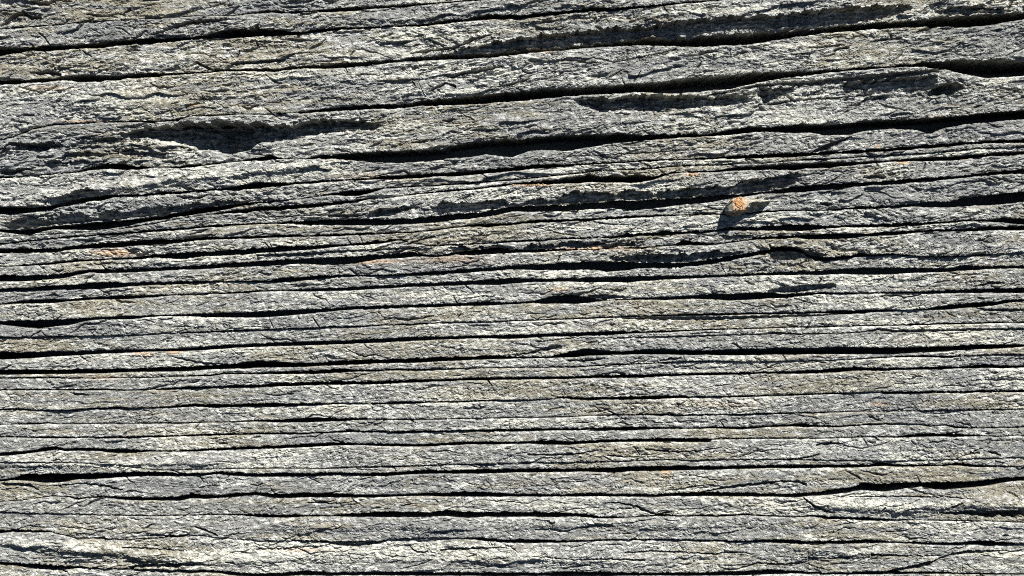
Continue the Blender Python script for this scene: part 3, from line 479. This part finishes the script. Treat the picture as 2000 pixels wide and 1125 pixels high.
def plain_material(name, c1, c2, scale, rough=0.9):
    m = bpy.data.materials.new(name); m.use_nodes = True
    nt = m.node_tree; N = nt.nodes; Lk = nt.links; b = N["Principled BSDF"]; b.inputs["Roughness"].default_value = rough
    tc = N.new("ShaderNodeTexCoord"); n = N.new("ShaderNodeTexNoise"); n.inputs["Scale"].default_value = scale; n.inputs["Detail"].default_value = 6
    n.inputs["Roughness"].default_value = .7
    Lk.new(tc.outputs["Object"], n.inputs["Vector"])
    r = N.new("ShaderNodeValToRGB"); r.color_ramp.elements[0].position = .32; r.color_ramp.elements[1].position = .68
    r.color_ramp.elements[0].color = c1 + (1,); r.color_ramp.elements[1].color = c2 + (1,)
    Lk.new(n.outputs["Fac"], r.inputs[0]); Lk.new(r.outputs[0], b.inputs["Base Color"])
    bp = N.new("ShaderNodeBump"); bp.inputs["Distance"].default_value = .001; Lk.new(n.outputs["Fac"], bp.inputs["Height"]); Lk.new(bp.outputs[0], b.inputs["Normal"])
    return m

SLATE = slate_material()
RUSTY = plain_material("rusty_lichen", (0.16, 0.095, 0.05), (0.42, 0.30, 0.18), 400)
ORANGE = plain_material("orange_lichen", (0.15, 0.05, 0.012), (0.62, 0.36, 0.16), 300)
BED = plain_material("rock_core", (0.10, 0.10, 0.098), (0.20, 0.20, 0.195), 30)

def mesh_grid(name, V, nr, nc, mat, parent, patch=None, smooth=False):
    me = bpy.data.meshes.new(name)
    idx = np.arange(nr * nc, dtype=np.int32).reshape(nr, nc)
    q = np.stack([idx[:-1, :-1], idx[1:, :-1], idx[1:, 1:], idx[:-1, 1:]], -1).reshape(-1, 4)
    me.vertices.add(nr * nc); me.vertices.foreach_set("co", V.astype(np.float32).ravel())
    me.loops.add(q.size); me.loops.foreach_set("vertex_index", q.ravel())
    me.polygons.add(len(q)); me.polygons.foreach_set("loop_start", np.arange(0, q.size, 4, dtype=np.int32))
    me.polygons.foreach_set("use_smooth", np.full(len(q), smooth))
    me.update(calc_edges=True)
    if patch is not None:
        ca = me.color_attributes.new("patch", 'FLOAT_COLOR', 'POINT')
        ca.data.foreach_set("color", patch.astype(np.float32).ravel())
    me.materials.append(mat)
    o = bpy.data.objects.new(name, me); COL.objects.link(o)
    if parent: o.parent = parent
    return o

# ------------------------------------------------------------------ the rock face and its layers
face = bpy.data.objects.new("rock_face", None); COL.objects.link(face)
face.location = (0, 0, 0)
face["label"] = "weathered grey slate rock face of thin level layers with dark open cracks"
face["category"] = "rock face"

SHADE_DEPTH = 190.0
SURF = []
def surface(px, py):
    i = int(np.argmin(np.abs(XS - px)))
    for t_, b_, h_ in SURF:
        if t_[i] <= py <= b_[i]:
            j = int(round((py - t_[i]) / (b_[i] - t_[i]) * (h_.shape[0] - 1)))
            return float(h_[max(0, j - 1):j + 2, max(0, i - 1):i + 2].max())
    return None
def layer(k):
    inframe = N_TOP <= k <= N_TOP + len(ORDER)
    xs, B = (XS, BF) if inframe else (XC, BCs)
    top = B[k - 1][1]; bot = B[k][0]
    th = bot - top
    step = 1.5 if inframe else 8.0
    vis = (xs > -5) & (xs < 2005)
    tref = np.percentile(th[vis], 88)
    nr = int(max(4, math.ceil(tref / step))) + 1
    v = np.linspace(0, 1, nr)
    # a few closer rows at both lips
    x = np.repeat(xs[None, :], nr, 0)
    y = top[None, :] + th[None, :] * v[:, None]
    cuts = []
    for a, b, kk in Z_ARR:
        if a[:, 1].min() - 12 > y.max() or b[:, 1].max() + 12 < y.min(): continue
        zt = np.interp(xs, a[:, 0], a[:, 1]) + perlin(xs / 13, xs * 0 + a[0, 0], 91) * 2.2 + perlin(xs / 5, xs * 0 + a[0, 0], 90) * .5 + 11 * terrace(fbm(xs / 38, xs * 0 + a[0, 1], 92, 3, .6), 3.5, .12)
        zb = np.interp(xs, b[:, 0], b[:, 1]) + 8 * terrace(fbm(xs / 30, xs * 0 + b[0, 0], 93, 3), 4, .15)
        cuts.append((a, kk, zt, zb))
        # rows of the mesh run along the broken edge, so that it stays sharp
        for edge, up_, lo_ in ((zt, .05, .3), (zb, .3, .05)):
            cols_ = np.nonzero((xs > a[0, 0]) & (xs < a[-1, 0]) & (zb > zt + 2) & (edge > y[1]) & (edge < y[-2]))[0]
            if len(cols_) == 0: continue
            j = (y[:, cols_] <= edge[cols_]).sum(0) - 1
            y[j, cols_] = edge[cols_] - up_; y[j + 1, cols_] = edge[cols_] + lo_
            y[:, cols_] = np.maximum.accumulate(y[:, cols_], axis=0)
    h, ruff, lean = relief(x, y, k)
    h = h + swell(x, y)
    for a, kk, zt, zb in cuts:
        inside = (xs > a[0, 0]) & (xs < a[-1, 0])
        ends = np.clip(np.minimum(xs - a[0, 0], a[-1, 0] - xs) / 14, 0, 1)
        m = inside[None, :] & (y > zt) & (y < zb)
        wob = 1 + .4 * fbm(x / 40, y / 9, 95, 2)
        lam = terrace(fbm(x / 70, (y + .07 * x) / 4.5, 98, 3, .6), 4.0, .12)
        fl = terrace(fbm(x / 46, (y + .06 * x) / 6.0, 96, 3), 3.0, .15)
        H = np.maximum(zb - zt, 1.0); vv = np.clip((y - zt) / H, 0, 1)
        if kk > 0:
            if kk >= 1:            # a broken-out strip, set back under the overhang, its back still layered
                d = (.8 * H + 5) * ends * (1 - .35 * vv ** 2) - 7.0 * lam * np.clip((y - zt) / 5, 0, 1)
            else:
                d = kk * (y - zt) * ends * wob + 1.5 - 7.0 * fl * np.clip((y - zt) / 6, 0, 1)
        else:
            d = -kk * H * ends * wob * (1 - vv ** 3) + 1.0 - 7.0 * np.maximum(fl, 0) * (1 - vv) - 11.0 * lam * np.clip((y - zt) / 5, 0, 1) * np.clip((zb - y) / 6, 0, 1)
        h = h - np.where(m, d, 0)
    carve(x, y, h, G_ARR, 5.0, 2.4)
    if inframe: carve(x, y, h, MICRO, 2.4, 1.3)
    # lips: the upper one is worn round, the lower one breaks off sharply
    dt = y - top; db = bot - y
    wear = 2.5 + 2.5 * (0.5 + perlin(x / 60, np.full_like(x, k * 1.9), 97))
    h = h - 3.0 * np.clip(1 - dt / wear, 0, 1) ** 1.5 * np.clip(th / 8, .2, 1)
    h = h - 1.0 * np.clip(1 - db / 2.2, 0, 1) ** 2
    pa = np.stack(masks(x, y, k, h), -1)
    ydepth = -h * 0.001
    if inframe: SURF.append((top, bot, h))
    V = np.stack([WX(x), ydepth, WZ(y)], -1)
    # the split surfaces running back into the rock
    rows_top = []; rows_bot = []
    for dd, sag in ((SHADE_DEPTH, np.minimum(14, .4 * th)), (10.0, np.minimum(2.2, .12 * th))):
        ex = V[0].copy(); ex[:, 1] += (dd + 4 * perlin(xs / 23, xs * 0 + k, 99)) * .001; ex[:, 2] -= sag * .001; rows_top.append(ex)
        eb = V[-1].copy(); eb[:, 1] += (dd + 4 * perlin(xs / 23, xs * 0 + k + .5, 99)) * .001; eb[:, 2] += sag * .001; rows_bot.append(eb)
    allV = np.concatenate([np.stack(rows_top), V, np.stack(rows_bot[::-1])], 0)
    pa2 = np.concatenate([pa[:1], pa[:1], pa, pa[-1:], pa[-1:]], 0)
    n = allV.shape[0]
    o = mesh_grid("slate_layer", allV.reshape(-1, 3), n, len(xs), SLATE, face, pa2.reshape(-1, 4))
    return o, len(xs) * (n - 1) * 2

TRIS = 0
for k in range(1, NB):
    o, n = layer(k); TRIS += n

# solid rock behind the open cracks
zt = WZ(BCs[0][1].min()) + .0; bx0, bx1 = WX(-600), WX(2600)
bv = [(bx0, .182, 0), (bx1, .182, 0), (bx1, .182, zt), (bx0, .182, zt), (bx0, .6, 0), (bx1, .6, 0), (bx1, .6, zt), (bx0, .6, zt)]
me = bpy.data.meshes.new("rock_core")
me.from_pydata(bv, [], [(0, 1, 2, 3), (5, 4, 7, 6), (1, 5, 6, 2), (4, 0, 3, 7), (3, 2, 6, 7), (4, 5, 1, 0)])
me.materials.append(BED)
core = bpy.data.objects.new("rock_core", me); COL.objects.link(core); core.parent = face

# ------------------------------------------------------------------ the chip jutting out of the crack, and spots of orange lichen
CHIP = []
def chip_surface(px, py):
    v = CHIP[0]; d = np.hypot(v[:, 0] - WX(px), v[:, 2] - WZ(py)) < .002
    return float(-v[d, 1].min() * 1000) if d.any() else None

def chip(name, sections, label, cat, seed):
    """sections along x: (x, y_top, y_bottom, out_top, out_bottom) in face millimetres"""
    S = np.array(sections, float)
    n = 64
    xs = np.linspace(S[0, 0], S[-1, 0], n)
    c = [np.interp(xs, S[:, 0], S[:, i]) for i in range(1, 5)]
    nr = 34
    V = np.zeros((nr, n, 3)); 
    for j in range(nr):
        f = j / (nr - 1)
        # back top -> top edge -> ridge -> bottom edge -> back bottom
        yr = c[0] + (c[1] - c[0]) * np.interp(xs, [1414, 1446, 1464], [.74, .70, .30])
        if f < .25:
            g_ = f / .25; yy = c[0] + 1.5 * (1 - g_); out = -25 + (c[2] * .55 + 25) * g_
        elif f < .5:
            g_ = (f - .25) / .25; yy = c[0] + (yr - c[0]) * g_; out = c[2] * (.55 + .45 * g_)
        elif f < .75:
            g_ = (f - .5) / .25; yy = yr + (c[1] - yr) * g_; out = c[2] + (c[3] - c[2]) * g_
        else:
            g_ = (f - .75) / .25; yy = c[1] - 2.0 * g_; out = c[3] + (-25 - c[3]) * g_
        nz = 3.0 * terrace(fbm(xs / 15, xs * 0 + j * .35, seed, 3), 4, .2) + 1.0 * perlin(xs / 4, xs * 0 + j * .8, seed + 5)
        V[j, :, 0] = WX(xs + .5 * nz); V[j, :, 1] = -(out + nz) * .001; V[j, :, 2] = WZ(yy + nz * .7)
    # close the broken ends
    pa = np.zeros((nr, n, 4)); pa[..., 0] = .15; pa[..., 3] = 1.0; pa[:, :, 2] = np.clip(1.1 - np.abs(xs - 1438) / 20, .06, .8)[None, :]
    endL = np.repeat(V[:, :1].mean(0, keepdims=True), nr, 0) + np.array((0.003, 0, 0)); endR = np.repeat(V[:, -1:].mean(0, keepdims=True), nr, 0)
    V = np.concatenate([endL, V, endR], 1); pa = np.concatenate([pa[:, :1], pa, pa[:, -1:]], 1)
    CHIP.append(V[:int(nr * .8), 1:-1].reshape(-1, 3))
    o = mesh_grid(name, V.reshape(-1, 3), nr, n + 2, SLATE, None, pa.reshape(-1, 4))
    o["label"] = label; o["category"] = cat
    return o

chip("stone_chip", [(1414, 408, 414, 14, 16), (1419, 399, 420, 25, 14), (1426, 390, 423, 33, 16), (1440, 387, 421, 33, 12), (1460, 389, 414, 29, 2), (1480, 390, 408, 24, 1), (1495, 391, 401, 16, 1), (1503, 392, 395, 4, 2)],
     "pointed stone chip with an orange spot jutting out over its own shadow", "stone chip", 301)

def lichen_patch(cx, cy, rx, ry, out, n, label, seed, mat):
    r = random.Random(seed); vs = []; fs = []
    for i in range(n):
        a = r.uniform(0, 6.283); d = math.sqrt(r.random())
        lobe = .62 + .22 * math.sin(2 * a + seed) + .2 * math.sin(5 * a + 1.7 * seed) + .12 * math.sin(9 * a)
        px = cx + rx * d * lobe * 1.25 * math.cos(a); py = cy + ry * d * lobe * 1.25 * math.sin(a); s = r.choice((.6, .8, 1.0, 1.4, 2.0)) * r.uniform(.8, 1.2) * (1.1 - .35 * d)
        base = chip_surface(px, py) if out else surface(px, py)
        if base is None: continue
        o = base + (r.uniform(.1, 1.3) if out else r.uniform(-.9, .5))
        b0 = len(vs)
        ring = [(math.cos(t), math.sin(t)) for t in (0, 1.05, 2.09, 3.14, 4.19, 5.24)]
        for q, (cs, sn) in enumerate(ring):
            k = s * r.uniform(.75, 1.25); vs.append((WX(px + k * cs * 1.3), -(o - .8 * s) * .001, WZ(py + k * sn)))
        for q, (cs, sn) in enumerate(ring):
            k = s * r.uniform(.45, .75); vs.append((WX(px + k * cs * 1.3), -(o + .35 * s) * .001, WZ(py + k * sn)))
        vs.append((WX(px), -(o + .6 * s) * .001, WZ(py)))
        for q in range(6):
            w = (q + 1) % 6
            fs.append((b0 + q, b0 + 6 + q, b0 + 6 + w, b0 + w)); fs.append((b0 + 6 + q, b0 + 12, b0 + 6 + w))
    me = bpy.data.meshes.new("lichen_patch"); me.from_pydata(vs, [], fs); me.materials.append(mat)
    ob = bpy.data.objects.new("lichen_patch", me); COL.objects.link(ob)
    ob["label"] = label; ob["category"] = "lichen"; ob["group"] = "orange lichen spots on the slate"
    return ob

lichen_patch(1438, 400, 14, 12.5, True, 230, "bright orange lichen spot on the blunt end of the jutting stone chip", 5, ORANGE)
lichen_patch(1354, 342, 17, 3.5, None, 46, "small orange lichen spot on the ledge up and left of the jutting stone chip", 6, RUSTY)
lichen_patch(1040, 361, 36, 3.2, None, 60, "long thin orange lichen streak along a crack near the middle of the face", 7, RUSTY)
lichen_patch(1882, 308, 12, 3.0, None, 26, "tiny orange lichen spot beside a crack near the right edge", 8, RUSTY)
lichen_patch(378, 207, 8, 2.2, None, 18, "tiny rust red lichen fleck alone on the broad pale layer at upper left", 9, RUSTY)
print("triangles in the layers:", TRIS)
